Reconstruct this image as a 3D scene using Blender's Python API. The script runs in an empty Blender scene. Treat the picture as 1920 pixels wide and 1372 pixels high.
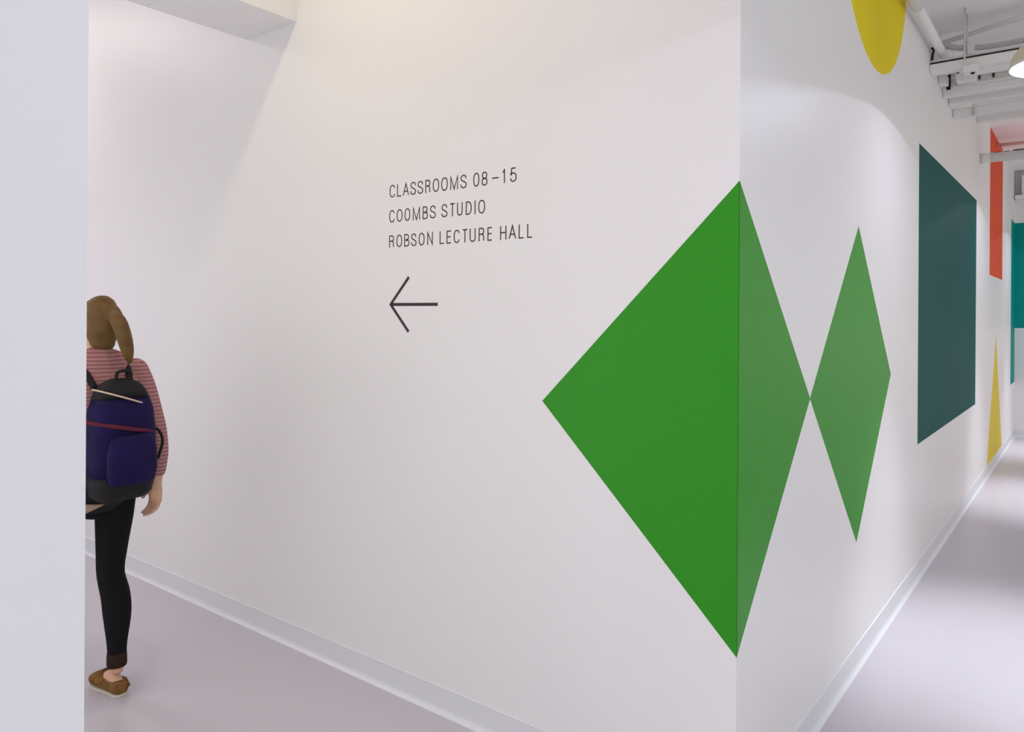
import bpy, bmesh, math, random
from mathutils import Vector, Matrix

sc = bpy.context.scene
col = sc.collection
R = math.radians

# ------------------------------------------------------------------ camera
YAW = 0.659351
ROLL = -0.0065777
FPX = 1410.5
cam_d = bpy.data.cameras.new('camera')
cam = bpy.data.objects.new('camera', cam_d)
col.objects.link(cam)
fwd = Vector((math.cos(YAW), math.sin(YAW), 0))
rgt = Vector((math.sin(YAW), -math.cos(YAW), 0))
up = Vector((0, 0, 1))
ir = rgt * math.cos(ROLL) - up * math.sin(ROLL)
iu = rgt * math.sin(ROLL) + up * math.cos(ROLL)
m = Matrix((ir, iu, -fwd)).transposed().to_4x4()
m.translation = Vector((0, 0, 1.6))
cam.matrix_world = m
cam_d.sensor_width = 36
cam_d.lens = FPX / 1920 * 36
cam_d.shift_y = -(686 - 587.8) / 1920
cam_d.clip_start = 0.05
sc.camera = cam

# ------------------------------------------------------------------ world, lights, exposure
w = bpy.data.worlds.new('world')
sc.world = w
w.use_nodes = True
w.node_tree.nodes['Background'].inputs[0].default_value = (0.80, 0.87, 1.0, 1)
w.node_tree.nodes['Background'].inputs[1].default_value = 0.03
sc.view_settings.view_transform = 'Standard'
sc.view_settings.look = 'None'
sc.view_settings.gamma = 1
sc.view_settings.use_curve_mapping = False
sc.view_settings.exposure = 0.0
sc.cycles.max_bounces = 10
sc.cycles.diffuse_bounces = 6
sc.cycles.caustics_reflective = False
sc.cycles.caustics_refractive = False


def area(name, loc, direction, sx, sy, power, color):
    d = bpy.data.lights.new(name, 'AREA')
    d.shape = 'RECTANGLE'
    d.size = sx
    d.size_y = sy
    d.energy = power
    d.color = color
    o = bpy.data.objects.new(name, d)
    o.location = loc
    o.rotation_euler = Vector(direction).to_track_quat('-Z', 'Y').to_euler()
    col.objects.link(o)
    return o


LAMP_POWER = 6.8
BEAM_POWER = 262.0
BEAM_COLOR = (0.901, 0.958, 1.0)
LAMP_COLOR = (0.80, 0.80, 1.0)
# unseen fill lights in the lobby, added to brighten the near walls evenly
area('lobby_fill', (-3.9, -2.4, 1.7), (1, 0.25, 0), 4.2, 2.4, 100.8, (0.96, 0.912, 1.0))
area('lobby_fill', (0.2, -5.2, 1.8), (0.1, 1, 0), 4.5, 2.4, 52.3, (0.8, 1.0, 0.95))
# unseen fill added for the main corridor's ambient, at openings in the outer wall
for wx in (4.7, 8.1, 11.0):
    area('outer_wall_fill', (wx, -2.66, 1.7), (0, 1, 0), 1.6, 2.3, 22.0, (1.0, 0.962, 0.88))
# ceiling panels of the side corridor
area('corridor_panel_light', (1.25, 2.30, 3.96), (0, 0, -1), 0.16, 0.16, 12.5, (1.0, 0.857, 0.6))
area('corridor_panel_light', (1.2, 6.2, 3.96), (0, 0, -1), 0.5, 1.2, 26.6, (1.0, 0.914, 0.889))
# unseen fill added on the left to lift the side corridor's lower wall
area('side_wall_fill', (0.10, 3.7, 1.25), (1, 0, 0), 4.0, 2.1, 31.6, (0.998, 0.998, 1.0))
# unseen low fill added in front of the side corridor's solid end wall
area('far_end_fill', (1.28, 15.7, 1.7), (0, -1, 0), 1.7, 2.8, 120.0, (0.75, 0.785, 1.0))

# ------------------------------------------------------------------ helpers


def mat(name, color, rough=0.5, spec=0.5, noise=None, bump=None, emit=None, metallic=0.0, speck=None):
    """noise=(scale, amount) tints the colour, bump=(scale, strength, distance)."""
    mt = bpy.data.materials.new(name)
    mt.use_nodes = True
    nt = mt.node_tree
    b = nt.nodes['Principled BSDF']
    b.inputs['Base Color'].default_value = (*color, 1)
    b.inputs['Roughness'].default_value = rough
    b.inputs['Specular IOR Level'].default_value = spec
    b.inputs['Metallic'].default_value = metallic
    tc = nt.nodes.new('ShaderNodeTexCoord')
    if noise:
        n = nt.nodes.new('ShaderNodeTexNoise')
        n.inputs['Scale'].default_value = noise[0]
        n.inputs['Detail'].default_value = 3
        nt.links.new(tc.outputs['Object'], n.inputs['Vector'])
        r = nt.nodes.new('ShaderNodeValToRGB')
        a = noise[1]
        r.color_ramp.elements[0].color = (*[max(0, c * (1 - a)) for c in color], 1)
        r.color_ramp.elements[1].color = (*[min(1, c * (1 + a)) for c in color], 1)
        r.color_ramp.elements[0].position = 0.35
        r.color_ramp.elements[1].position = 0.65
        nt.links.new(n.outputs['Fac'], r.inputs['Fac'])
        nt.links.new(r.outputs['Color'], b.inputs['Base Color'])
    if bump:
        n2 = nt.nodes.new('ShaderNodeTexNoise')
        n2.inputs['Scale'].default_value = bump[0]
        n2.inputs['Detail'].default_value = 2
        nt.links.new(tc.outputs['Object'], n2.inputs['Vector'])
        bp = nt.nodes.new('ShaderNodeBump')
        bp.inputs['Strength'].default_value = bump[1]
        bp.inputs['Distance'].default_value = bump[2]
        nt.links.new(n2.outputs['Fac'], bp.inputs['Height'])
        nt.links.new(bp.outputs['Normal'], b.inputs['Normal'])
    if emit:
        b.inputs['Emission Color'].default_value = (*emit[0], 1)
        b.inputs['Emission Strength'].default_value = emit[1]
    return mt


M = {
    'wall': mat('wall_paint', (0.80, 0.785, 0.785), 0.42, 0.3, bump=(220, 0.08, 0.001)),
    'ceiling': mat('ceiling_paint', (0.84, 0.83, 0.84), 0.7, 0.3, bump=(90, 0.12, 0.001)),
    'floor': mat('sheet_vinyl', (0.565, 0.525, 0.575), 0.33, 0.5, noise=(260, 0.05), bump=(300, 0.04, 0.0006)),
    'base': mat('cove_base_vinyl', (0.72, 0.73, 0.76), 0.38, 0.5),
    'green': mat('green_paint', (0.026, 0.275, 0.010), 0.44, 0.24, bump=(220, 0.06, 0.001)),
    'teal': mat('dark_teal_paint', (0.006, 0.088, 0.080), 0.60, 0.08, bump=(220, 0.06, 0.001)),
    'teal2': mat('teal_paint', (0.0, 0.28, 0.25), 0.60, 0.12),
    'yellow': mat('yellow_paint', (0.76, 0.61, 0.004), 0.60, 0.12),
    'yellow2': mat('pale_yellow_paint', (0.74, 0.58, 0.05), 0.60, 0.12),
    'red': mat('red_paint', (0.70, 0.075, 0.022), 0.60, 0.12),
    'ink': mat('dark_vinyl_lettering', (0.038, 0.024, 0.022), 0.55, 0.3),
    'ink2': mat('dark_vinyl_arrow', (0.038, 0.024, 0.030), 0.55, 0.3),
    'pipe': mat('white_pipe_paint', (0.76, 0.745, 0.73), 0.45, 0.4, bump=(60, 0.1, 0.001)),
    'strut': mat('strut_paint', (0.60, 0.585, 0.56), 0.5, 0.4, noise=(14, 0.08)),
    'dark': mat('dark_gap', (0.03, 0.028, 0.02), 0.8, 0.2, noise=(30, 0.5)),
    'flex': mat('flexible_conduit', (0.52, 0.52, 0.52), 0.4, 0.5),
    'shade': mat('lamp_shade_enamel', (0.62, 0.60, 0.54), 0.4, 0.4),
    'diffuser': mat('opal_diffuser', (0.9, 0.9, 0.9), 0.4, 0.3, emit=((0.96, 0.97, 1.0), 0.75)),
    'skin': mat('skin', (0.62, 0.36, 0.24), 0.5, 0.35, noise=(30, 0.06)),
    'legging': mat('black_knit', (0.006, 0.006, 0.007), 0.85, 0.15),
    'cuff': mat('brown_knit_cuff', (0.035, 0.019, 0.014), 0.9, 0.1, bump=(400, 0.4, 0.002)),
    'hair': mat('brown_hair', (0.14, 0.075, 0.020), 0.6, 0.3, noise=(25, 0.18), bump=(150, 0.5, 0.002)),
    'pack': mat('purple_blue_nylon', (0.009, 0.005, 0.050), 0.7, 0.15, noise=(10, 0.2)),
    'packb': mat('black_nylon', (0.010, 0.009, 0.011), 0.7, 0.25),
    'cream': mat('cream_piping', (0.60, 0.47, 0.36), 0.7, 0.2),
    'strapr': mat('dark_red_webbing', (0.10, 0.012, 0.03), 0.7, 0.2),
    'hem': mat('beige_cotton', (0.46, 0.31, 0.24), 0.85, 0.1),
    'moc': mat('tan_suede', (0.20, 0.095, 0.028), 0.85, 0.15, noise=(45, 0.3), bump=(200, 0.4, 0.001)),
    'mocl': mat('tan_leather_tab', (0.28, 0.125, 0.03), 0.6, 0.3),
    'sole': mat('cream_rubber', (0.60, 0.54, 0.44), 0.6, 0.3),
    'eye': mat('eye', (0.04, 0.03, 0.03), 0.2, 0.5),
    'lip': mat('lip', (0.45, 0.15, 0.12), 0.5, 0.3),
}

# striped shirt
def stripes():
    mt = bpy.data.materials.new('pink_striped_cotton')
    mt.use_nodes = True
    nt = mt.node_tree
    b = nt.nodes['Principled BSDF']
    b.inputs['Roughness'].default_value = 0.85
    b.inputs['Specular IOR Level'].default_value = 0.15
    tc = nt.nodes.new('ShaderNodeTexCoord')
    wv = nt.nodes.new('ShaderNodeTexWave')
    wv.bands_direction = 'Z'
    wv.inputs['Scale'].default_value = 20
    wv.inputs['Distortion'].default_value = 1.2
    wv.inputs['Detail'].default_value = 1
    r = nt.nodes.new('ShaderNodeValToRGB')
    r.color_ramp.elements[0].color = (0.30, 0.115, 0.125, 1)
    r.color_ramp.elements[1].color = (0.42, 0.22, 0.21, 1)
    r.color_ramp.elements[0].position = 0.3
    r.color_ramp.elements[1].position = 0.6
    nt.links.new(tc.outputs['Object'], wv.inputs['Vector'])
    nt.links.new(wv.outputs['Fac'], r.inputs['Fac'])
    nt.links.new(r.outputs['Color'], b.inputs['Base Color'])
    return mt


M['shirt'] = stripes()


def tag(o, label=None, cat=None, group=None, kind=None):
    if label: o['label'] = label
    if cat: o['category'] = cat
    if group: o['group'] = group
    if kind: o['kind'] = kind
    return o


def link(name, bm, material, parent=None, smooth=False):
    me = bpy.data.meshes.new(name)
    bmesh.ops.recalc_face_normals(bm, faces=bm.faces[:])
    bm.to_mesh(me)
    bm.free()
    if material: me.materials.append(material)
    if smooth:
        for p in me.polygons: p.use_smooth = True
    o = bpy.data.objects.new(name, me)
    col.objects.link(o)
    if parent: o.parent = parent
    return o


def empty(name, loc, rz=0.0):
    o = bpy.data.objects.new(name, None)
    o.location = loc
    o.rotation_euler = (0, 0, rz)
    o.empty_display_size = 0.1
    col.objects.link(o)
    return o


def add_box(bm, a, b):
    vs = [bm.verts.new((x, y, z)) for x in (a[0], b[0]) for y in (a[1], b[1]) for z in (a[2], b[2])]
    for f in ((0, 1, 3, 2), (4, 6, 7, 5), (0, 4, 5, 1), (2, 3, 7, 6), (0, 2, 6, 4), (1, 5, 7, 3)):
        bm.faces.new([vs[i] for i in f])
    return vs


def box(name, a, b, material, parent=None, bevel=0.0):
    bm = bmesh.new()
    add_box(bm, a, b)
    if bevel:
        bmesh.ops.bevel(bm, geom=bm.edges[:], offset=bevel, segments=2, affect='EDGES', profile=0.6)
    return link(name, bm, material, parent)


def add_prism(bm, pts, d):
    """closed polygon pts (Vectors) extruded by vector d"""
    a = [bm.verts.new(p) for p in pts]
    b = [bm.verts.new(Vector(p) + Vector(d)) for p in pts]
    bm.faces.new(a)
    bm.faces.new(b[::-1])
    n = len(pts)
    for i in range(n):
        bm.faces.new((a[i], b[i], b[(i + 1) % n], a[(i + 1) % n]))


def frame_along(pts):
    """tangent frames for a path, transported"""
    P = [Vector(p) for p in pts]
    T = []
    for i in range(len(P)):
        t = P[min(i + 1, len(P) - 1)] - P[max(i - 1, 0)]
        T.append(t.normalized())
    ref = Vector((0, 0, 1)) if abs(T[0].z) < 0.9 else Vector((0, 1, 0))
    n = (ref - T[0] * ref.dot(T[0])).normalized()
    F = []
    for t in T:
        n = (n - t * n.dot(t)).normalized()
        F.append((t, n, t.cross(n)))
    return P, F


def add_tube(bm, pts, r, seg=12, caps=True):
    """r: number or list"""
    P, F = frame_along(pts)
    if not isinstance(r, (list, tuple)): r = [r] * len(P)
    rings = []
    for p, (t, n, b), q in zip(P, F, r):
        rings.append([bm.verts.new(p + (n * math.cos(2 * math.pi * k / seg) + b * math.sin(2 * math.pi * k / seg)) * q)
                      for k in range(seg)])
    for A, B in zip(rings, rings[1:]):
        for k in range(seg):
            bm.faces.new((A[k], A[(k + 1) % seg], B[(k + 1) % seg], B[k]))
    if caps:
        bm.faces.new(rings[0][::-1])
        bm.faces.new(rings[-1])


def tube(name, pts, r, material, parent=None, seg=12):
    bm = bmesh.new()
    add_tube(bm, pts, r, seg)
    return link(name, bm, material, parent, True)


def add_lathe(bm, prof, seg=40, cx=0, cy=0):
    rings = []
    for (r, z) in prof:
        rings.append([bm.verts.new((cx + r * math.cos(2 * math.pi * k / seg), cy + r * math.sin(2 * math.pi * k / seg), z)) for k in range(seg)])
    for A, B in zip(rings, rings[1:]):
        for k in range(seg):
            bm.faces.new((A[k], A[(k + 1) % seg], B[(k + 1) % seg], B[k]))
    return rings


def catmull(pts, n=8):
    P = [Vector(p) for p in pts]
    P = [P[0] * 2 - P[1]] + P + [P[-1] * 2 - P[-2]]
    out = []
    for i in range(1, len(P) - 2):
        for k in range(n):
            t = k / n
            a, b, c, d = P[i - 1], P[i], P[i + 1], P[i + 2]
            out.append(0.5 * ((2 * b) + (c - a) * t + (2 * a - 5 * b + 4 * c - d) * t * t + (3 * b - a - 3 * c + d) * t ** 3))
    out.append(P[-2])
    return out


# ------------------------------------------------------------------ the rooms
YW = 0.8507      # face of the long corridor wall (runs along X)
XW = 2.2154      # face of the side corridor wall (runs along Y)
XN = 0.3566      # side face of the near wall, other side of the side corridor
XE = 12.05       # end wall of the main corridor
ZC = 3.53        # main corridor ceiling
ZS = 4.00        # side corridor ceiling
YO = -2.60       # opposite wall of the main corridor
S = 'structure'


def struct(name, a, b, material, **k):
    o = box(name, a, b, material, **k)
    o['kind'] = S
    return o


struct('floor', (-4.6, -6.2, -0.12), (12.4, 16.4, 0.0), M['floor'])
# wall block between the two corridors: two faces, one solid each
struct('wall_right', (XW, YW, 0), (XE + 0.3, YW + 0.14, ZS + 0.1), M['wall'])
struct('wall_front', (XW, YW + 0.14, 0), (XW + 0.14, 16.0, ZS + 0.1), M['wall'])
struct('wall_left', (-4.4, YW, 0), (XN, YW + 0.14, ZS + 0.1), M['wall'])
bm = bmesh.new()
for a, b in (((XN - 0.14, YW + 0.14, 0), (XN, 1.7, ZS + 0.1)), ((XN - 0.14, 5.7, 0), (XN, 16.0, ZS + 0.1)),
             ((XN - 0.14, 1.7, 2.4), (XN, 5.7, ZS + 0.1)), ((XN - 0.14, 1.7, 0), (XN, 5.7, 0.12))):
    add_box(bm, a, b)
link('wall_left_return', bm, M['wall'])['kind'] = S  # opening added so the fill behind it reaches the side corridor
struct('wall_end', (XE, YO - 0.1, 0), (XE + 0.15, YW, ZC + 0.2), M['wall'])
struct('wall_side_end', (XN, 15.85, 0), (XW, 16.0, ZS), M['wall'])
bm = bmesh.new()
add_box(bm, (2.6, YO - 0.15, 0), (XE, YO, 0.5))
add_box(bm, (2.6, YO - 0.15, 2.9), (XE, YO, ZC + 0.1))
WX = [4.7, 8.1, 11.0]
WW = 0.85
xa = 2.6
for c in WX:
    add_box(bm, (xa, YO - 0.15, 0.5), (c - WW, YO, 2.9))
    xa = c + WW
add_box(bm, (xa, YO - 0.15, 0.5), (XE, YO, 2.9))
link('wall_opposite', bm, M['wall'])['kind'] = S  # three openings added for the fill lights behind them
struct('ceiling', (-4.4, -6.0, ZC), (XE + 0.1, YW, ZC + 0.15), M['ceiling'])
struct('ceiling_side', (XN - 0.1, YW + 0.10, ZS), (XW + 0.1, 16.0, ZS + 0.15), M['ceiling'])
struct('wall_header', (XN, YW, ZC - 0.0), (XW, YW + 0.10, ZS + 0.1), M['wall'])
# lobby behind the photographer with two openings added for its fill lights
bm = bmesh.new()
for a, b in (((-4.4, -6.0, 0), (-4.2, YW, 0.45)), ((-4.4, -6.0, 2.95), (-4.2, YW, ZC)),
             ((-4.4, -6.0, 0.45), (-4.2, -4.7, 2.95)), ((-4.4, -0.1, 0.45), (-4.2, YW, 2.95))):
    add_box(bm, a, b)
link('wall_back', bm, M['wall'])['kind'] = S
bm = bmesh.new()
for a, b in (((-4.2, -6.0, 0), (2.75, -5.8, 0.55)), ((-4.2, -6.0, 3.05), (2.75, -5.8, ZC)),
             ((-4.2, -6.0, 0.55), (-2.2, -5.8, 3.05)), ((2.5, -6.0, 0.55), (2.75, -5.8, 3.05))):
    add_box(bm, a, b)
link('wall_lobby_side', bm, M['wall'])['kind'] = S
struct('wall_lobby_right', (2.6, -5.8, 0), (2.75, YO - 0.15, ZC), M['wall'])


# cove base: profile (distance out of wall, height)
PROF = [(0.0, 0.106), (0.0040, 0.106), (0.0062, 0.1030), (0.0040, 0.1000), (0.0036, 0.024), (0.0050, 0.016), (0.0085, 0.008),
        (0.0150, 0.0035), (0.0200, 0.0022), (0.0205, 0.0), (0.0, 0.0)]


def cove(name, a, b, out, ea=0, eb=0):
    """profile swept from a to b (2-D), out = outward unit vector; ea/eb mitre signs"""
    a, b, out = Vector(a), Vector(b), Vector(out)
    t = (b - a).normalized()
    bm = bmesh.new()
    A, B = [], []
    for d, z in PROF:
        pa = a + out * d - t * d * ea
        pb = b + out * d + t * d * eb
        A.append(bm.verts.new((pa.x, pa.y, z)))
        B.append(bm.verts.new((pb.x, pb.y, z)))
    n = len(A)
    for i in range(n):
        bm.faces.new((A[i], A[(i + 1) % n], B[(i + 1) % n], B[i]))
    bm.faces.new(A[::-1])
    bm.faces.new(B)
    o = link(name, bm, M['base'])
    o['kind'] = S
    for p in o.data.polygons:
        p.use_smooth = False
    return o


cove('baseboard_right', (XW, YW), (XE, YW), (0, -1), ea=1, eb=-1)
cove('baseboard_front', (XW, YW), (XW, 15.85), (-1, 0), ea=1, eb=-1)
cove('baseboard_end', (XE, YO), (XE, YW), (-1, 0), ea=-1, eb=-1)
cove('baseboard_left', (-4.2, YW), (XN, YW), (0, -1), ea=-1, eb=1)
cove('baseboard_left_return', (XN, YW), (XN, 15.85), (1, 0), ea=1, eb=-1)
cove('baseboard_opposite', (2.6, YO), (XE, YO), (0, 1), ea=1, eb=-1)

# boxed beam across the side corridor: two soffit boards with an open joint
bm = bmesh.new()
add_box(bm, (XN, 3.038, 3.012), (XW, 3.443, ZS))
beam = link('trim_1', bm, M['wall'])
beam['kind'] = S
beam['label'] = 'boxed white ceiling beam crossing the side corridor'
JX = 1.69
box('soffit_board', (XN, 3.036, 2.994), (JX - 0.001, 3.445, 3.012), M['wall'], parent=beam, bevel=0.0015)
box('soffit_board', (JX + 0.001, 3.036, 2.994), (XW, 3.445, 3.012), M['wall'], parent=beam, bevel=0.0015)

# end-wall soffit ledge and boxed duct above it
struct('trim_2', (XE - 0.22, YO, 3.15), (XE, YW - 0.012, 3.195), M['wall'], bevel=0.004)
struct('trim_3', (XE - 0.16, YO, 3.195), (XE, YW - 0.080, 3.46), M['wall'], bevel=0.004)

# ------------------------------------------------------------------ painted wall graphics
TH = 0.0009


def on_right(bm, pts):      # polygon on the long wall (x, z)
    add_prism(bm, [Vector((x, YW - TH, z)) for x, z in pts], (0, TH - 0.0001, 0))


def on_front(bm, pts):      # polygon on the side corridor wall (y, z)
    add_prism(bm, [Vector((XW - TH, y, z)) for y, z in pts], (TH - 0.0001, 0, 0))


HZ = 1.286
HD = 0.7205
bm = bmesh.new()
on_front(bm, [(YW - TH, HZ - HD), (YW - TH, HZ + HD), (YW + 0.7250, HZ)])
on_right(bm, [(XW - TH, HZ - HD), (XW - TH, HZ + HD), (2.941, HZ)])
tag(link('wall_graphic', bm, M['green']), 'large green diamond painted around the outside wall corner', 'wall graphic', 'green diamonds on the walls')
bm = bmesh.new()
on_right(bm, [(2.941, HZ), (3.658, HZ - HD + 0.008), (4.362, HZ + 0.008), (3.662, HZ + HD)])
tag(link('wall_graphic', bm, M['green']), 'narrower looking green diamond on the long wall, right of the corner diamond', 'wall graphic', 'green diamonds on the walls')
bm = bmesh.new()
on_right(bm, [(5.135, 0.82), (7.92, 0.812), (7.925, 2.650), (5.13, 2.652)])
tag(link('wall_graphic', bm, M['teal']), 'dark teal rectangle painted on the long corridor wall', 'wall graphic')
bm = bmesh.new()
cx, cz, rr = 3.985, 3.535, 0.733
pts = []
for k in range(49):
    a = math.pi + math.pi * k / 48
    pts.append((cx + rr * math.cos(a), min(cz + rr * math.sin(a), ZC - 0.002)))
on_right(bm, pts)
tag(link('wall_graphic', bm, M['yellow']), 'yellow half disc painted at the top of the long wall under the ceiling', 'wall graphic')
bm = bmesh.new()
on_right(bm, [(9.02, 2.027), (10.33, 2.025), (10.33, ZC - 0.002), (9.02, ZC - 0.002)])
tag(link('wall_graphic', bm, M['red']), 'tall orange-red rectangle painted on the long wall up to the ceiling', 'wall graphic')
bm = bmesh.new()
on_right(bm, [(8.88, 0.107), (10.40, 0.107), (9.69, 1.40)])
tag(link('wall_graphic', bm, M['yellow2']), 'yellow triangle painted on the long wall standing on the baseboard', 'wall graphic')
bm = bmesh.new()
on_right(bm, [(11.50, 0.73), (XE - 0.001, 0.735), (XE - 0.001, 2.85), (11.50, 2.85)])
add_prism(bm, [Vector((XE - TH, y, z)) for y, z in ((YW - 0.001, 1.452), (YW - 0.001, 2.85), (-0.6, 2.85), (-0.6, 1.452))], (TH - 0.0001, 0, 0))
tag(link('wall_graphic', bm, M['teal2']), 'bright teal shape painted around the far corner onto the end wall', 'wall graphic')

# ------------------------------------------------------------------ lettering (stroke letters)
ST = 0.0046      # stroke width


def ribbon(bm, pts, wd):
    P = [Vector(p) for p in pts]
    n = len(P)
    L, Rr = [], []
    for i in range(n):
        d0 = (P[i] - P[i - 1]).normalized() if i > 0 else None
        d1 = (P[i + 1] - P[i]).normalized() if i < n - 1 else None
        if d0 is None: d0 = d1
        if d1 is None: d1 = d0
        n0 = Vector((-d0.y, d0.x)); n1 = Vector((-d1.y, d1.x))
        mt = (n0 + n1)
        if mt.length < 1e-6: mt = n0
        mt.normalize()
        k = 1 / max(0.28, mt.dot(n0))
        L.append(P[i] + mt * wd / 2 * k)
        Rr.append(P[i] - mt * wd / 2 * k)
    for i in range(n - 1):
        q = [L[i], L[i + 1], Rr[i + 1], Rr[i]]
        add_prism(bm, [Vector((XW - 0.0007, -p.x, p.y)) for p in q], (0.0006, 0, 0))


def arc(cx, cy, rx, ry, a0, a1, n=16, e=2.35):
    out = []
    for k in range(n + 1):
        a = R(a0 + (a1 - a0) * k / n)
        c, s = math.cos(a), math.sin(a)
        out.append((cx + rx * math.copysign(abs(c) ** (2 / e), c), cy + ry * math.copysign(abs(s) ** (2 / e), s)))
    return out


def cm(pts, n=5):
    return [(p.x, p.y) for p in catmull([(x, y, 0) for x, y in pts], n)]


def glyph(ch):
    """strokes in a unit box"""
    if ch in 'O0': return [arc(.5, .5, .5, .5, 90, 450, 32)]
    if ch == 'C': return [arc(.5, .5, .5, .5, 28, 332, 28)]
    if ch == 'L': return [[(0, 1), (0, 0), (1, 0)]]
    if ch == 'A': return [[(0, 0), (.5, 1), (1, 0)], [(.17, .33), (.83, .33)]]
    if ch == 'S': return [cm([(.95, .73), (.87, .91), (.5, 1), (.13, .91), (.04, .76), (.14, .61), (.5, .51), (.88, .39), (1, .24), (.89, .07), (.5, 0), (.11, .08), (0, .28)])]
    if ch == 'R': return [[(0, 0), (0, 1)] + arc(.5, .765, .43, .235, 90, -90, 12) + [(0, .53)], cm([(.5, .53), (.78, .47), (.90, .33), (.92, .12), (1, 0)], 4)]
    if ch == 'M': return [[(0, 0), (0, 1), (.5, 0), (1, 1), (1, 0)]]
    if ch == 'B': return [[(0, 0), (0, 1)] + arc(.48, .765, .43, .235, 90, -90, 12) + [(0, .53)], [(.48, .53)] + arc(.48, .265, .52, .265, 90, -90, 12) + [(0, 0)]]
    if ch == 'T': return [[(0, 1), (1, 1)], [(.5, 1), (.5, 0)]]
    if ch == 'U': return [[(0, 1)] + arc(.5, .33, .5, .33, 180, 360, 16) + [(1, 1)]]
    if ch == 'D': return [[(0, 0), (0, 1)] + arc(.35, .5, .65, .5, 90, -90, 18) + [(0, 0)]]
    if ch == 'I': return [[(.5, 0), (.5, 1)]]
    if ch == 'E': return [[(1, 1), (0, 1), (0, 0), (1, 0)], [(0, .52), (.9, .52)]]
    if ch == 'H': return [[(0, 0), (0, 1)], [(1, 0), (1, 1)], [(0, .52), (1, .52)]]
    if ch == 'N': return [[(0, 0), (0, 1), (1, 0), (1, 1)]]
    if ch == '8': return [arc(.5, .76, .42, .24, 90, 450, 24), arc(.5, .26, .5, .26, 90, 450, 24)]
    if ch == '-': return [[(0, .44), (1, .44)]]
    if ch == '1': return [cm([(0, .79), (.6, .84), (1, 1)], 4), [(1, 1), (1, 0)]]
    if ch == '5': return [[(.92, 1), (.2, 1), (.08, .50)] + cm([(.08, .50), (.3, .62), (.6, .62), (.93, .50), (1, .31), (.9, .09), (.5, 0), (.12, .07), (0, .25)])]
    return []


LINES = [
    (2.0905, 0.0535, [('C', 2.382, 2.347), ('L', 2.336, 2.309), ('A', 2.301, 2.265), ('S', 2.257, 2.224), ('S', 2.215, 2.183), ('R', 2.17, 2.141), ('O', 2.128, 2.093), ('O', 2.081, 2.046), ('M', 2.032, 1.991), ('S', 1.978, 1.946), ('0', 1.911, 1.881), ('8', 1.869, 1.84), ('-', 1.819, 1.783), ('1', 1.769, 1.755), ('5', 1.73, 1.7)]),
    (1.9845, 0.0525, [('C', 2.383, 2.349), ('O', 2.337, 2.303), ('O', 2.29, 2.257), ('M', 2.241, 2.2), ('B', 2.184, 2.155), ('S', 2.143, 2.111), ('S', 2.079, 2.047), ('T', 2.034, 2.005), ('U', 1.995, 1.966), ('D', 1.949, 1.919), ('I', 1.904, 1.899), ('O', 1.885, 1.851)]),
    (1.8775, 0.0520, [('R', 2.382, 2.352), ('O', 2.338, 2.304), ('B', 2.291, 2.261), ('S', 2.251, 2.219), ('O', 2.206, 2.173), ('N', 2.157, 2.126), ('L', 2.088, 2.062), ('E', 2.05, 2.024), ('C', 2.012, 1.979), ('T', 1.967, 1.938), ('U', 1.928, 1.898), ('R', 1.882, 1.853), ('E', 1.838, 1.814), ('H', 1.776, 1.746), ('A', 1.735, 1.7), ('L', 1.688, 1.663), ('L', 1.649, 1.624)]),
]
sign = empty('directional_sign', (XW, 2.0, 1.5))
tag(sign, 'dark vinyl directions to classrooms, studio and lecture hall with arrow pointing left', 'sign')
for z0, hh, gl in LINES:
    for ch, ya, yb in gl:
        bm = bmesh.new()
        x0, x1 = -ya, -yb
        if x1 - x0 < 0.008 and ch == 'I':
            x0 -= 0.001; x1 += 0.001
        h2 = ST / 2
        straight = ch in 'LATEHNMI1-'
        for s in glyph(ch):
            pts = []
            for gx, gy in s:
                xx = x0 + h2 + gx * (x1 - x0 - ST)
                # butt ends reach the cap height, horizontal strokes stay inside it
                yy = h2 + gy * (hh - ST)
                pts.append([xx, z0 + yy])
            for q, nb in ((0, 1), (-1, -2)):
                gx, gy = s[q]
                if gy in (0, 1) and abs(s[q][0] - s[nb][0]) < 0.3 and abs(s[q][1] - s[nb][1]) > 0.4 and ch not in 'O08':
                    pts[q][1] += h2 * (1 if gy == 1 else -1)
            ribbon(bm, pts, ST)
        o = link('letter', bm, M['ink'])
        o.parent = sign
        o.matrix_parent_inverse = Matrix.Translation((-XW, -2.0, -1.5))
bm = bmesh.new()
Yt, Zt = 2.3795, 1.6355
tW = 0.0128
ribbon(bm, [(-Yt + 0.016, Zt), (-2.0965, Zt)], tW)
ribbon(bm, [(-2.262, Zt + 0.114), (-Yt + 0.0085, Zt), (-2.262, Zt - 0.114)], 0.0128)
o = link('arrow', bm, M['ink2'])
o.parent = sign
o.matrix_parent_inverse = Matrix.Translation((-XW, -2.0, -1.5))

# ------------------------------------------------------------------ overhead services
t = empty('pipe', (5.4, 0.79, 3.30))
tag(t, 'thick white pipe running along the top of the long wall', 'pipe')
def tt(name, pts, r, m_, par, seg=16):
    l = Vector(par.location)
    return tube(name, [Vector(p) - l for p in pts], r, m_, par, seg)
def tb(name, a, b, m_, par, bevel=0.0):
    l = Vector(par.location)
    return box(name, Vector(a) - l, Vector(b) - l, m_, par, bevel)
tt('pipe_run', [(4.67, 0.79, 3.318), (6.20, 0.79, 3.290)], 0.0265, M['pipe'], t)
tt('pipe_sleeve', [(2.7, 0.79, 3.330), (4.68, 0.79, 3.318)], 0.031, M['pipe'], t)

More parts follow.
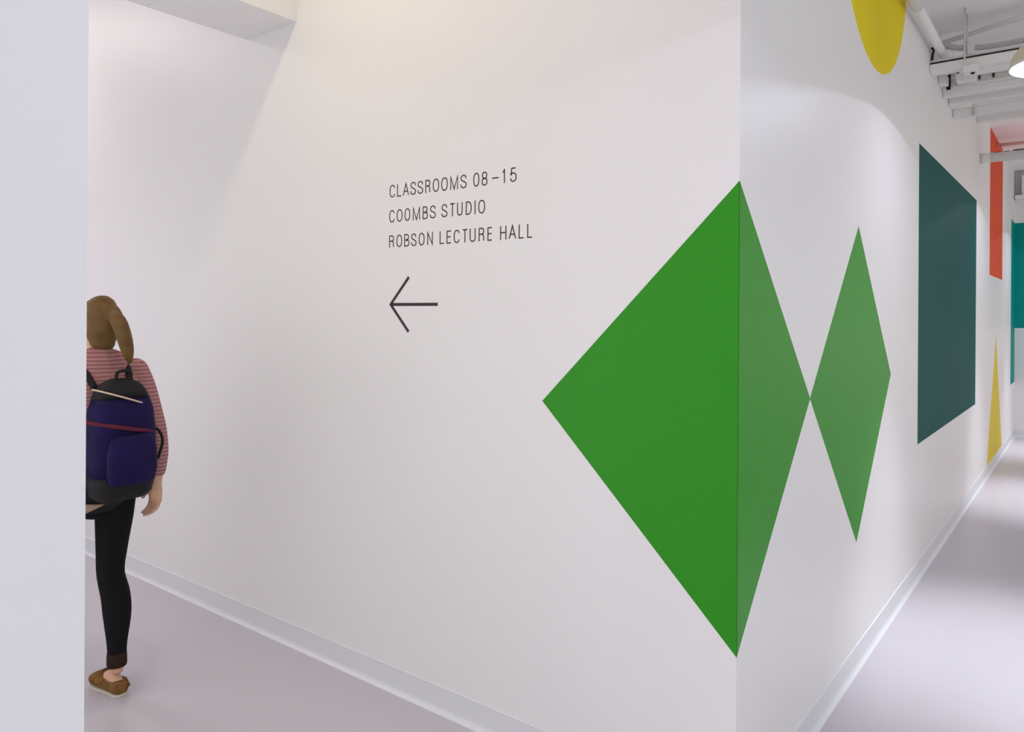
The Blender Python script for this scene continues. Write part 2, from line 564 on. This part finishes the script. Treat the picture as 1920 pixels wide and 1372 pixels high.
# strut channel with pipe below it
t = empty('strut_rail', (5.5, 0.3, 3.22))
tag(t, 'white strut rail with thin metal track on top, crossing nearest under the ceiling', 'rail')
tb('channel', (5.475, YO, 3.163), (5.555, YW, 3.222), M['pipe'], t, 0.006)
tb('track', (5.47, YO, 3.231), (5.50, YW, 3.243), M['flex'], t, 0.002)
tb('track_gap', (5.475, YO, 3.222), (5.495, YW, 3.231), M['dark'], t)
# hanger holding that rail
t = empty('hanger', (5.44, 0.64, 3.2))
tag(t, 'metal rod hanger with clamp box holding the nearest rail', 'hanger')
tt('rod', [(5.44, 0.652, 3.20), (5.44, 0.652, ZC)], 0.006, M['strut'], t, 10)
tt('rod', [(5.565, 0.655, 3.245), (5.565, 0.655, ZC)], 0.005, M['strut'], t, 10)
tb('plate', (5.425, 0.60, 3.235), (5.435, 0.635, 3.335), M['strut'], t, 0.002)
tb('clamp_box', (5.42, 0.585, 3.120), (5.52, 0.66, 3.162), M['pipe'], t, 0.004)
tt('clamp_screw', [(5.455, 0.61, 3.112), (5.455, 0.61, 3.122)], 0.011, M['dark'], t, 10)

# corrugated conduit
path = catmull([(5.60, YW - 0.002, 3.362), (5.60, 0.80, 3.364), (5.60, 0.755, 3.352), (5.60, 0.70, 3.332),
                (5.60, 0.60, 3.314), (5.60, 0.50, 3.306), (5.60, 0.30, 3.31), (5.60, 0.0, 3.33), (5.60, -0.6, 3.36), (5.60, YO, 3.36)], 20)
fine = [path[0]]
for p in path[1:]:
    n_ = max(1, int((p - fine[-1]).length / 0.0025)) if p.y > -0.4 else 1
    q0 = fine[-1]
    for k in range(1, n_ + 1): fine.append(q0.lerp(p, k / n_))
path = fine
bm = bmesh.new()
rad = []
acc = 0
for i, p in enumerate(path):
    if i: acc += (path[i] - path[i - 1]).length
    rad.append(0.0180 + (0.0032 * math.sin(acc / 0.0125 * 2 * math.pi) if p.y > -0.4 else 0))
# resample finely enough for the rings
add_tube(bm, path, rad, 10)
tag(link('flexible_conduit', bm, M['flex'], None, True), 'grey corrugated flexible conduit sagging behind the rod hanger', 'conduit')
tag(tube('cable', catmull([(5.52, YW - 0.003, 3.34), (5.52, 0.835, 3.33), (5.52, 0.842, 3.29), (5.52, 0.845, 3.25), (5.52, YW - 0.003, 3.22)], 6), 0.007, M['dark'], None, 8),
    'short dark cable loop at the wall beside the flexible conduit', 'cable')

# slanted thin pipe just below the ceiling
tag(tube('pipe', [(5.83, YW, 3.455), (5.62, 0.35, 3.462), (4.45, -2.5, 3.478)], 0.016, M['pipe']),
    'thin pale pipe slanting across just below the ceiling', 'pipe')
struct('trim_4', (5.86, YO, 3.500), (5.98, YW, ZC), M['ceiling'], bevel=0.004)

# rectangular duct run and round pipes that cross the corridor
t = empty('cable_tray', (5.96, 0.3, 3.2))
tag(t, 'shallow square-edged tray crossing behind the nearest rail', 'tray')
tb('tray_body', (5.955, YO, 3.178), (6.03, YW, 3.192), M['pipe'], t, 0.002)
tb('tray_side', (5.955, YO, 3.192), (5.962, YW, 3.238), M['strut'], t, 0.001)
tb('tray_side', (6.023, YO, 3.192), (6.03, YW, 3.238), M['strut'], t, 0.001)
for yy in (0.62, 0.54):
    tb('bracket', (5.948, yy, 3.205), (5.955, yy + 0.012, 3.232), M['dark'], t)
cross = [
    (5.985, 3.128, 0.058, 'flat white beam crossing second from the nearest rail', ),
    (6.250, 3.130, 0.060, 'flat white beam crossing third, behind the thicker second one'),
    (6.458, 3.086, 0.066, 'flat white beam crossing fourth with a hanger rod through it'),
    (7.930, 3.356, 0.064, 'faint pale beam crossing high near the far ceiling'),
]
for x, z, hgt, lab in cross:
    o = box('cross_beam', (x, YO, z), (x + 0.07, YW, z + hgt), M['pipe'], None, 0.012)
    tag(o, lab, 'beam', 'beams crossing under the ceiling')
t = empty('hanger', (6.44, 0.68, 3.3))
tag(t, 'thin rod hanger dropping through the fourth crossing beam', 'hanger')
tt('rod', [(6.448, 0.712, 3.09), (6.448, 0.712, ZC)], 0.007, M['strut'], t, 10)
tt('nut', [(6.448, 0.712, 3.08), (6.448, 0.712, 3.092)], 0.013, M['strut'], t, 6)
# old brackets by the end of the long pipe
t = empty('wall_bracket', (5.9, 0.75, 3.2))
tag(t, 'olive coloured bracket with white box beside the end of the long pipe', 'bracket')
tb('plate', (5.90, 0.79, 3.155), (5.915, 0.815, 3.255), M['dark'], t)
tb('plate', (5.86, 0.735, 3.175), (5.875, 0.75, 3.255), M['dark'], t)
tb('box', (5.80, 0.80, 3.175), (5.90, YW - 0.001, 3.235), M['pipe'], t, 0.004)
tb('box', (5.72, 0.625, 3.150), (5.80, 0.735, 3.205), M['pipe'], t, 0.004)

# big round pipe further down
t = empty('pipe', (8.2, 0.3, 3.07))
tag(t, 'large round white pipe crossing the corridor in front of the red shape', 'pipe')
tt('pipe_run', [(8.2, YO, 3.072), (8.2, 0.775, 3.070)], 0.043, M['pipe'], t, 24)
tt('pipe_collar', [(8.2, 0.77, 3.070), (8.2, YW - 0.001, 3.069)], 0.046, M['pipe'], t, 24)
bm = bmesh.new()
random.seed(4)
yy = 0.74
l = Vector(t.location)
while yy > -1.0:
    ln = random.uniform(0.03, 0.12)
    add_box(bm, Vector((8.185, yy - ln, 3.108)) - l, Vector((8.215, yy, 3.112 + random.uniform(0.003, 0.009))) - l)
    yy -= ln + random.uniform(0.0, 0.06)
link('grime', bm, M['dark'], t)['kind'] = 'stuff'
tag(tube('pipe', [(9.6, YO, 3.447), (9.6, 0.848, 3.447)], 0.017, M['pipe']), 'thin white pipe crossing high in front of the red shape', 'pipe')
struct('trim_5', (10.75, YO, 3.495), (10.9, YW, ZC), M['ceiling'], bevel=0.004)

# ------------------------------------------------------------------ pendant lamps
ZM = 2.738
RM = 0.215


def make_lamp(x, y):
    root = empty('pendant_lamp', (x, y, ZM))
    bm = bmesh.new()
    prof = [(0.034, 0.165)]
    n = 14
    outer = []
    for k in range(n + 1):
        a = math.pi / 2 * k / n
        outer.append((0.034 + (RM - 0.034) * math.sin(a), 0.150 * math.cos(a)))
    inner = [(r - 0.0025, z - 0.002) for r, z in outer]
    inner[-1] = (RM - 0.003, 0.0)
    prof = [(0.0005, 0.153)] + outer + inner[::-1] + [(0.0005, 0.147)]
    add_lathe(bm, prof, 56)
    link('shade', bm, M['shade'], root, True)
    bm = bmesh.new()
    add_lathe(bm, [(0.0005, 0.235), (0.020, 0.235), (0.030, 0.215), (0.034, 0.152), (0.0005, 0.152)], 24)
    link('socket', bm, M['shade'], root, True)
    bm = bmesh.new()
    add_lathe(bm, [(RM * 0.985, 0.006), (RM * 0.97, 0.014), (RM * 0.9, 0.034), (RM * 0.6, 0.052), (RM * 0.3, 0.058), (0.0005, 0.060),
                   (0.0005, 0.063), (RM * 0.6, 0.055), (RM * 0.9, 0.037), (RM * 0.975, 0.012)], 56)
    link('diffuser', bm, M['diffuser'], root, True)
    tube('cord', [(0, 0, 0.23), (0, 0, ZC - ZM - 0.03)], 0.004, M['dark'], root, 8)
    bm = bmesh.new()
    add_lathe(bm, [(0.0005, ZC - ZM), (0.055, ZC - ZM), (0.055, ZC - ZM - 0.012), (0.02, ZC - ZM - 0.035), (0.0005, ZC - ZM - 0.035)], 24)
    link('canopy', bm, M['shade'], root, True)
    return root


LAMPS = [(1.18, 0.11), (4.19, 0.11), (8.05, 0.11), (11.0, 0.11)]
LLAB = ['white dome pendant lamp hanging nearest the outside corner, above the photographer',
        'white dome pendant lamp glowing at the right edge, in front of the crossing beams',
        'white dome pendant lamp further down the corridor opposite the dark teal rectangle',
        'white dome pendant lamp at the far end of the corridor near the end wall']
proto = make_lamp(*LAMPS[0])
for i, (x, y) in enumerate(LAMPS):
    if i == 0:
        o = proto
    else:
        o = proto.copy()
        col.objects.link(o)
        o.location = (x, y, ZM)
        for ch in list(proto.children):
            c = ch.copy()
            col.objects.link(c)
            c.parent = o
    tag(o, LLAB[i], 'lamp', 'dome pendant lamps in a row')
for (x, y) in LAMPS:
    d = bpy.data.lights.new('pendant_light', 'AREA')
    d.shape = 'DISK'
    d.size = 0.036
    d.energy = LAMP_POWER
    d.color = LAMP_COLOR
    lo = bpy.data.objects.new('pendant_light', d)
    lo.location = (x, y, ZM + 0.047)
    col.objects.link(lo)
    # the reflector's downward beam
    d = bpy.data.lights.new('reflector_beam', 'SPOT')
    d.energy = BEAM_POWER
    d.color = BEAM_COLOR
    d.spot_size = R(55)
    d.spot_blend = 1.0
    d.shadow_soft_size = 0.05
    lo = bpy.data.objects.new('reflector_beam', d)
    lo.location = (x, y, ZM + 0.044)
    col.objects.link(lo)

# ------------------------------------------------------------------ the walking person
# her own frame: x to her right, y the way she walks, z up
PX, PY = 1.475, 3.25


def add_chain(bm, pts, seg=16):
    """pts: (x,y,z,rx,ry) ; elliptical limb in world-horizontal or along path; closed rounded ends"""
    P, F = frame_along([p[:3] for p in pts])
    rings = []
    vert = abs((P[-1] - P[0]).normalized().z) > 0.75
    for p, (t_, n, b), q in zip(P, F, pts):
        rx = q[3]
        ry = q[4] if len(q) > 4 else q[3]
        if vert:
            ax, ay = Vector((1, 0, 0)), Vector((0, 1, 0))
            ax = (ax - t_ * ax.dot(t_)).normalized()
            ay = t_.cross(ax)
        else:
            ax, ay = b, n
        rings.append((p, ax * rx, ay * ry, t_, min(rx, ry)))
    full = []
    p, ax, ay, t_, r = rings[0]
    for k in (80, 50, 25):
        full.append((p - t_ * r * math.sin(R(k)), ax * math.cos(R(k)), ay * math.cos(R(k))))
    for (p, ax, ay, t_, r) in rings: full.append((p, ax, ay))
    p, ax, ay, t_, r = rings[-1]
    for k in (25, 50, 80):
        full.append((p + t_ * r * math.sin(R(k)), ax * math.cos(R(k)), ay * math.cos(R(k))))
    vs = [[bm.verts.new(c + a * math.cos(2 * math.pi * k / seg) + b * math.sin(2 * math.pi * k / seg)) for k in range(seg)] for c, a, b in full]
    for A, B in zip(vs, vs[1:]):
        for k in range(seg):
            bm.faces.new((A[k], A[(k + 1) % seg], B[(k + 1) % seg], B[k]))
    bm.faces.new(vs[0][::-1])
    bm.faces.new(vs[-1])


def smooth_pts(pts, n=6):
    """Catmull through 5-tuples"""
    Q = [tuple(p) + ((p[3],) if len(p) == 4 else ()) for p in pts]
    Q = [tuple(2 * a - b for a, b in zip(Q[0], Q[1]))] + Q + [tuple(2 * a - b for a, b in zip(Q[-1], Q[-2]))]
    out = []
    for i in range(1, len(Q) - 2):
        for k in range(n):
            t_ = k / n
            out.append(tuple(0.5 * ((2 * b) + (c - a) * t_ + (2 * a - 5 * b + 4 * c - d) * t_ ** 2 + (3 * b - a - 3 * c + d) * t_ ** 3)
                             for a, b, c, d in zip(Q[i - 1], Q[i], Q[i + 1], Q[i + 2])))
    out.append(Q[-2])
    return out


def blob(name, chains, voxel, material, parent, smooth_iter=4):
    """join chains into one continuous surface"""
    bm = bmesh.new()
    for c in chains: add_chain(bm, smooth_pts(c))
    o = link(name, bm, material, None, True)
    md = o.modifiers.new('r', 'REMESH')
    md.mode = 'VOXEL'
    md.voxel_size = voxel
    md.use_smooth_shade = True
    s = o.modifiers.new('s', 'SMOOTH')
    s.factor = 0.5
    s.iterations = smooth_iter
    dg = bpy.context.evaluated_depsgraph_get()
    me = bpy.data.meshes.new_from_object(o.evaluated_get(dg))
    o.modifiers.clear()
    old = o.data
    o.data = me
    bpy.data.meshes.remove(old)
    me.name = name
    if parent: o.parent = parent
    return o


person = empty('person', (PX, PY, 0))
tag(person, 'person in black leggings and pink striped top walking away down the side corridor', 'person')

hip_r = (0.005, 0.0, 0.87)
knee_r = (-0.006, 0.012, 0.50)
ank_r = (0.006, -0.022, 0.105)
torso = [(-0.075, 0.0, 0.84, 0.125, 0.095), (-0.075, -0.005, 0.93, 0.150, 0.105), (-0.070, 0.0, 1.06, 0.118, 0.088), (-0.068, 0.005, 1.18, 0.128, 0.095),
         (-0.065, 0.0, 1.30, 0.150, 0.095), (-0.062, -0.005, 1.37, 0.110, 0.070), (-0.058, 0.0, 1.41, 0.060, 0.055)]
head = [(-0.055, 0.0, 1.40, 0.047), (-0.053, 0.012, 1.45, 0.046), (-0.052, 0.035, 1.475, 0.050, 0.060), (-0.052, 0.030, 1.52, 0.066, 0.082), (-0.052, 0.020, 1.57, 0.070, 0.088), (-0.052, 0.012, 1.60, 0.052, 0.066)]
leg_r = [(*hip_r, 0.080, 0.085), (0.004, 0.006, 0.74, 0.069, 0.074), (-0.002, 0.014, 0.60, 0.056, 0.060), (*knee_r, 0.049, 0.053), (0.006, -0.006, 0.41, 0.052, 0.055),
         (0.008, -0.018, 0.33, 0.050, 0.052), (0.007, -0.020, 0.22, 0.036, 0.038), (0.006, -0.022, 0.14, 0.028, 0.032), (*ank_r, 0.028, 0.034)]
foot_r = [(0.006, -0.032, 0.045, 0.026), (0.002, 0.02, 0.058, 0.029), (-0.006, 0.07, 0.040, 0.022), (-0.014, 0.13, 0.028, 0.016)]
leg_l = [(-0.155, 0.0, 0.87, 0.080, 0.085), (-0.160, 0.10, 0.75, 0.070, 0.074), (-0.165, 0.20, 0.63, 0.058, 0.062), (-0.165, 0.28, 0.52, 0.050, 0.054), (-0.165, 0.30, 0.42, 0.051, 0.054),
         (-0.165, 0.31, 0.33, 0.048, 0.050), (-0.165, 0.33, 0.22, 0.036, 0.038), (-0.165, 0.35, 0.14, 0.028, 0.032), (-0.165, 0.355, 0.105, 0.028, 0.034)]
foot_l = [(-0.160, 0.34, 0.045, 0.026), (-0.168, 0.395, 0.058, 0.029), (-0.175, 0.450, 0.040, 0.022), (-0.182, 0.510, 0.028, 0.016)]
arm_r = [(0.080, -0.005, 1.345, 0.046), (0.108, -0.022, 1.27, 0.042), (0.128, -0.055, 1.16, 0.037), (0.136, -0.080, 1.085, 0.034), (0.138, -0.094, 1.00, 0.032), (0.134, -0.096, 0.90, 0.025), (0.132, -0.094, 0.87, 0.022, 0.026)]
arm_l = [(-0.215, -0.005, 1.345, 0.047), (-0.255, 0.02, 1.27, 0.043), (-0.285, 0.055, 1.16, 0.037), (-0.290, 0.08, 1.085, 0.034), (-0.285, 0.15, 1.03, 0.031), (-0.275, 0.235, 0.975, 0.025), (-0.272, 0.255, 0.965, 0.022, 0.026)]


def hand(w_, d, side, palm_n):
    """w_: wrist, d: direction of the hand, side: towards the thumb"""
    w_, d, side, pn = Vector(w_), Vector(d).normalized(), Vector(side).normalized(), Vector(palm_n).normalized()
    out = []
    out.append([(*w_, 0.022), (*(w_ + d * 0.03), 0.026), (*(w_ + d * 0.055), 0.027)])
    out.append([(*(w_ + d * 0.02 + side * 0.014), 0.016), (*(w_ + d * 0.075 + side * 0.022), 0.013)])
    out.append([(*(w_ + d * 0.02 - side * 0.014), 0.016), (*(w_ + d * 0.072 - side * 0.024), 0.013)])
    for k, (off, ln) in enumerate(((0.027, 0.070), (0.009, 0.078), (-0.009, 0.073), (-0.026, 0.057))):
        b0 = w_ + d * 0.072 + side * off
        b1 = b0 + (d + pn * 0.25).normalized() * ln * 0.45
        b2 = b1 + (d + pn * 0.9).normalized() * ln * 0.32
        b3 = b2 + (d + pn * 1.6).normalized() * ln * 0.23
        out.append([(*b0, 0.0090), (*b1, 0.0085), (*b2, 0.0078), (*b3, 0.0068)])
    t0 = w_ + d * 0.022 + side * 0.022
    t1 = t0 + (d * 0.7 + side * 0.7 + pn * 0.3).normalized() * 0.036
    t2 = t1 + (d * 1.0 + side * 0.25 + pn * 0.4).normalized() * 0.028
    out.append([(*t0, 0.012), (*t1, 0.0100), (*t2, 0.0080)])
    return out


hr = hand(arm_r[-1][:3], (0.0, 0.12, -1), (-0.15, 1, 0.1), (-1, -0.1, 0))
hl = hand(arm_l[-1][:3], (0.05, 0.9, -0.35), (0.3, 0.3, 0.9), (1, 0, -0.2))
nose = [[(-0.052, 0.108, 1.545, 0.008), (-0.052, 0.120, 1.515, 0.010), (-0.052, 0.126, 1.508, 0.010)]]
ears = [[(0.014, 0.012, 1.545, 0.010), (0.019, 0.006, 1.525, 0.014, 0.012), (0.016, 0.012, 1.505, 0.009)],
        [(-0.118, 0.012, 1.545, 0.010), (-0.123, 0.006, 1.525, 0.014, 0.012), (-0.120, 0.012, 1.505, 0.009)]]
# inner body slightly slimmer than the clothes
def slim(c, k): return [tuple(p[:3]) + tuple(r * k for r in p[3:]) for p in c]
body = blob('body', [slim(torso, 0.93), head, slim(leg_r, 0.90), slim(leg_l, 0.90), foot_r, foot_l, slim(arm_r, 0.92), slim(arm_l, 0.92)] + hr + hl + nose + ears,
            0.0052, M['skin'], person, 3)
for sx in (-0.076, -0.028):
    bm = bmesh.new()
    bmesh.ops.create_uvsphere(bm, u_segments=12, v_segments=8, radius=0.011)
    bmesh.ops.translate(bm, verts=bm.verts, vec=(sx, 0.098, 1.548))
    link('eye', bm, M['eye'], person, True)
blob('mouth', [[(-0.070, 0.098, 1.478, 0.004), (-0.052, 0.105, 1.478, 0.006), (-0.034, 0.098, 1.478, 0.004)]], 0.002, M['lip'], person, 2)

# hair with a pony tail
hair = blob('hair', [
    [(-0.052, -0.004, 1.475, 0.050, 0.050), (-0.052, -0.002, 1.52, 0.068, 0.076), (-0.052, -0.002, 1.57, 0.076, 0.086), (-0.052, 0.010, 1.605, 0.060, 0.070)],
    [(-0.052, 0.035, 1.585, 0.072, 0.060), (-0.052, 0.040, 1.605, 0.060, 0.050)],
    [(-0.050, -0.082, 1.585, 0.022), (-0.045, -0.125, 1.560, 0.030), (-0.030, -0.142, 1.500, 0.030), (-0.012, -0.138, 1.435, 0.024), (0.000, -0.130, 1.395, 0.012)]],
    0.006, M['hair'], person, 4)

# clothes
leg_up = [(-0.075, 0.0, 0.845, 0.132, 0.102), (-0.075, -0.005, 0.93, 0.156, 0.112), (-0.072, 0.0, 1.00, 0.138, 0.100)]
def grow(c, g): return [tuple(p[:3]) + tuple(r + g for r in p[3:]) for p in c]
def at(c, i, z, g):      # last point of a cut limb
    a, b = c[i], c[i + 1]
    k = (z - a[2]) / (b[2] - a[2])
    return tuple(x + (y - x) * k for x, y in zip(a, b))
blob('leggings', [leg_up, grow(leg_r[:7], 0.004) + [(0.0065, -0.021, 0.178, 0.037, 0.039)], grow(leg_l[:7], 0.004) + [(-0.165, 0.34, 0.178, 0.037, 0.039)]],
     0.006, M['legging'], person, 4)
for cx_, cy_ in ((0.0065, -0.021), (-0.165, 0.343)):
    bm = bmesh.new()
    add_tube(bm, [(cx_, cy_, 0.118), (cx_, cy_, 0.128), (cx_, cy_, 0.150), (cx_, cy_, 0.176)], [0.037, 0.0392, 0.0392, 0.0375], 24)
    link('cuff', bm, M['cuff'], person, True)
blob('top', [[(-0.075, -0.002, 0.955, 0.152, 0.115)] + grow(torso[2:6], 0.014), grow(arm_r[:5], 0.010) + [(0.136, -0.096, 0.925, 0.034)],
             grow(arm_l[:5], 0.010) + [(-0.278, 0.225, 0.98, 0.034)]], 0.006, M['shirt'], person, 4)
blob('waist_band', [[(-0.078, -0.004, 0.880, 0.160, 0.122), (-0.077, -0.004, 0.935, 0.162, 0.122), (-0.076, -0.003, 0.975, 0.150, 0.112)]], 0.006, M['packb'], person, 4)
# beige shirt tail peeping out below the waist on the left
bm = bmesh.new()
pts_o = []
for k in range(15):
    a = R(168 + 100 * k / 14)
    pts_o.append((a, 0.862 - 0.035 * (k / 14), 0.832 - 0.062 * math.sin(math.pi * (0.2 + 0.8 * k / 14)) * (1 - 0.35 * k / 14)))
prev = None
for a, z1, z0 in pts_o:
    r1, r2 = 0.166, 0.126
    vs = [bm.verts.new((-0.078 + r * math.cos(a), -0.004 + q * math.sin(a), z)) for r, q, z in
          ((r1, r2, z1), (r1 + 0.004, r2 + 0.004, z0), (r1 - 0.006, r2 - 0.006, z0), (r1 - 0.010, r2 - 0.010, z1))]
    if prev:
        for k in range(4): bm.faces.new((prev[k], prev[(k + 1) % 4], vs[(k + 1) % 4], vs[k]))
    else:
        bm.faces.new(vs)
    prev = vs
bm.faces.new(prev[::-1])
link('shirt_tail', bm, M['hem'], person, True)


# moccasins: lofted sections from heel to toe
def shoe(parent, heel, toe):
    heel, toe = Vector(heel), Vector(toe)
    d = (toe - heel)
    L = d.length
    d.normalize()
    s = Vector((d.y, -d.x, 0))       # to the right
    def sec(t_, w2, zb, zt, drop):   # half section ring: sole level zb to top zt
        c = heel + d * (L * t_)
        ring = []
        n = 20
        for k in range(n):
            a = 2 * math.pi * k / n
            x = w2 * math.copysign(abs(math.cos(a)) ** 0.75, math.cos(a))
            z = zb + (zt - zb) * (0.5 + 0.5 * math.copysign(abs(math.sin(a)) ** 0.75, math.sin(a)))
            ring.append(c + s * x + Vector((0, 0, z)))
        return ring
    bm = bmesh.new()
    S_ = [(-0.005, 0.012, 0.020, 0.058), (0.01, 0.026, 0.012, 0.072), (0.06, 0.034, 0.010, 0.074), (0.16, 0.036, 0.010, 0.062), (0.30, 0.038, 0.012, 0.060),
          (0.42, 0.041, 0.012, 0.070), (0.52, 0.045, 0.012, 0.078), (0.66, 0.048, 0.011, 0.075), (0.80, 0.046, 0.011, 0.064), (0.90, 0.040, 0.012, 0.054), (0.96, 0.030, 0.016, 0.042), (1.0, 0.012, 0.022, 0.032)]
    rings = [[bm.verts.new(p) for p in sec(a, b, c, e, 0)] for a, b, c, e in S_]
    for A, B in zip(rings, rings[1:]):
        n = len(A)
        for k in range(n): bm.faces.new((A[k], A[(k + 1) % n], B[(k + 1) % n], B[k]))
    bm.faces.new(rings[0][::-1]); bm.faces.new(rings[-1])
    # the opening: push the top of the middle sections down inside the collar
    for i in (2, 3, 4):
        for v, k in zip(rings[i], range(20)):
            a = 2 * math.pi * k / 20
            if math.sin(a) > 0.75: v.co.z -= 0.030
    sh = link('shoe', bm, M['moc'], parent, True)
    sub = sh.modifiers.new('s', 'SUBSURF'); sub.levels = 1; sub.render_levels = 1
    # sole
    bm = bmesh.new()
    outl = [(0.0, 0.012), (0.015, 0.021), (0.05, 0.029), (0.12, 0.033), (0.3, 0.032), (0.45, 0.035), (0.62, 0.042), (0.76, 0.044), (0.86, 0.040), (0.93, 0.032), (0.98, 0.020), (1.0, 0.008)]
    top = []
    for t_, w2 in outl: top.append(heel + d * L * t_ + s * w2)
    for t_, w2 in outl[::-1]: top.append(heel + d * L * t_ - s * w2)
    arch = lambda t_: 0.0
    lo = [bm.verts.new(p + Vector((0, 0, 0.0))) for p in top]
    hi = [bm.verts.new(p + Vector((0, 0, 0.012))) for p in top]
    n = len(lo)
    bm.faces.new(lo[::-1]); bm.faces.new(hi)
    for k in range(n): bm.faces.new((lo[k], lo[(k + 1) % n], hi[(k + 1) % n], hi[k]))
    so = link('sole', bm, M['sole'], sh, False)
    bv = so.modifiers.new('b', 'BEVEL'); bv.width = 0.003; bv.segments = 2
    # collar binding
    loop = []
    for t_, w2, z in ((0.035, 0.006, 0.066), (0.06, 0.022, 0.066), (0.16, 0.029, 0.058), (0.30, 0.029, 0.056), (0.42, 0.025, 0.066), (0.48, 0.012, 0.075)):
        loop.append((t_, w2, z))
    P_ = [heel + d * L * t_ + s * w2 + Vector((0, 0, z)) for t_, w2, z in loop] + [heel + d * L * t_ - s * w2 + Vector((0, 0, z)) for t_, w2, z in loop[::-1]]
    nP = len(P_)
    big = catmull(P_ + P_ + P_, 5)
    ringp = big[5 * nP:10 * nP + 1]
    bm = bmesh.new()
    add_tube(bm, ringp, 0.0032, 8, False)
    link('collar', bm, M['moc'], sh, True)
    # lace knot over the vamp
    bm = bmesh.new()
    c = heel + d * L * 0.60 + Vector((0, 0, 0.009))
    add_tube(bm, catmull([c - s * 0.034 + Vector((0, 0, 0.055)), c - s * 0.012 + Vector((0, 0, 0.071)), c + s * 0.012 + Vector((0, 0, 0.071)), c + s * 0.034 + Vector((0, 0, 0.055))], 5), 0.003, 8)
    add_tube(bm, catmull([c + Vector((0, 0, 0.070)), c - d * 0.012 + s * 0.012 + Vector((0, 0, 0.082)), c - d * 0.02 + s * 0.004 + Vector((0, 0, 0.084))], 5), 0.003, 8)
    link('lace', bm, M['moc'], sh, True)
    # heel tab
    bm = bmesh.new()
    c = heel + d * L * 0.12 + s * 0.0335
    add_box(bm, (-0.018, -0.003, 0.026), (0.026, 0.0025, 0.042))
    bmesh.ops.bevel(bm, geom=bm.edges[:], offset=0.0025, segments=2, affect='EDGES')
    rot = Matrix.Rotation(math.atan2(d.y, d.x), 4, 'Z')
    bmesh.ops.transform(bm, matrix=Matrix.Translation((c.x, c.y, 0)) @ rot, verts=bm.verts[:])
    link('heel_tab', bm, M['mocl'], sh, False)
    return sh


shoe(person, (0.010, -0.070, 0), (-0.006, 0.155, 0))
shoe(person, (-0.150, 0.300, 0), (-0.185, 0.555, 0))

# ------------------------------------------------------------------ backpack (worn on the back)
pack = empty('backpack', (PX - 0.062, PY - 0.20, 0.87))
tag(pack, 'dark purple-blue backpack with black top and base worn by the walking person', 'backpack')


def super_sec(cx_, cy_, z, a, b, e=3.0, n=28):
    out = []
    for k in range(n):
        t_ = 2 * math.pi * k / n
        c, s = math.cos(t_), math.sin(t_)
        out.append(Vector((cx_ + a * math.copysign(abs(c) ** (2 / e), c), cy_ + b * math.copysign(abs(s) ** (2 / e), s), z)))
    return out


def loft(name, secs, material, parent, smooth=True):
    bm = bmesh.new()
    rings = [[bm.verts.new(p) for p in s] for s in secs]
    for A, B in zip(rings, rings[1:]):
        n = len(A)
        for k in range(n): bm.faces.new((A[k], A[(k + 1) % n], B[(k + 1) % n], B[k]))
    bm.faces.new(rings[0][::-1]); bm.faces.new(rings[-1])
    return link(name, bm, material, parent, smooth)


# z relative to 0.87; front of the pack (away from her back) is -y
loft('base', [super_sec(0, 0.01, z, a * 0.86, b) for z, a, b in ((-0.015, 0.070, 0.030), (-0.010, 0.105, 0.060), (0.01, 0.128, 0.080), (0.05, 0.137, 0.088), (0.085, 0.140, 0.090))], M['packb'], pack)
loft('main_bag', [super_sec(0, 0.01, z, a * 0.86, b) for z, a, b in ((0.085, 0.140, 0.090), (0.16, 0.144, 0.094), (0.26, 0.143, 0.092), (0.34, 0.134, 0.084), (0.385, 0.118, 0.074))], M['pack'], pack)
loft('top_flap', [super_sec(0, 0.015, z, a * 0.86, b) for z, a, b in ((0.385, 0.119, 0.073), (0.415, 0.106, 0.066), (0.445, 0.078, 0.050), (0.462, 0.040, 0.026))], M['packb'], pack)
pk = loft('front_pocket', [super_sec(0, -0.088, z, a * 0.86, b, 2.6) for z, a, b in ((0.055, 0.070, 0.010), (0.065, 0.100, 0.026), (0.11, 0.110, 0.036), (0.19, 0.108, 0.034), (0.235, 0.096, 0.024), (0.25, 0.070, 0.008))], M['pack'], pack)
# pocket band and piping
bm = bmesh.new()
add_tube(bm, [(0.125 * math.cos(R(a)), 0.01 + 0.098 * math.sin(R(a)), 0.270 - 0.03 * math.cos(R(a))) for a in range(180, 368, 8)], 0.009, 8)
link('strap_band', bm, M['strapr'], pack, True)
bm = bmesh.new()
add_tube(bm, [(0.108 * math.cos(R(a)), 0.01 + 0.081 * math.sin(R(a)), 0.385 - 0.04 * math.cos(R(a))) for a in range(180, 368, 8)], 0.0035, 8)
link('piping', bm, M['cream'], pack, True)
bm = bmesh.new()
add_tube(bm, catmull([(-0.03, -0.01, 0.455), (-0.022, -0.015, 0.49), (0.022, -0.015, 0.49), (0.03, -0.01, 0.455)], 6), 0.007, 8)
link('handle', bm, M['packb'], pack, True)
for sx in (-1, 1):
    bm = bmesh.new()
    add_tube(bm, catmull([(sx * 0.065, 0.085, 0.42), (sx * 0.085, 0.13, 0.485), (sx * 0.092, 0.20, 0.515), (sx * 0.098, 0.285, 0.48), (sx * 0.110, 0.318, 0.38), (sx * 0.135, 0.310, 0.25),
                          (sx * 0.160, 0.25, 0.13), (sx * 0.150, 0.12, 0.06), (sx * 0.125, 0.06, 0.03)], 6), 0.013, 8)
    link('shoulder_strap', bm, M['packb'], pack, True)
tag_strap = None
bm = bmesh.new()
add_tube(bm, catmull([(0.118, 0.02, 0.255), (0.140, -0.01, 0.245), (0.150, -0.03, 0.20), (0.128, -0.035, 0.13)], 6), 0.006, 8)
link('side_strap', bm, M['packb'], pack, True)
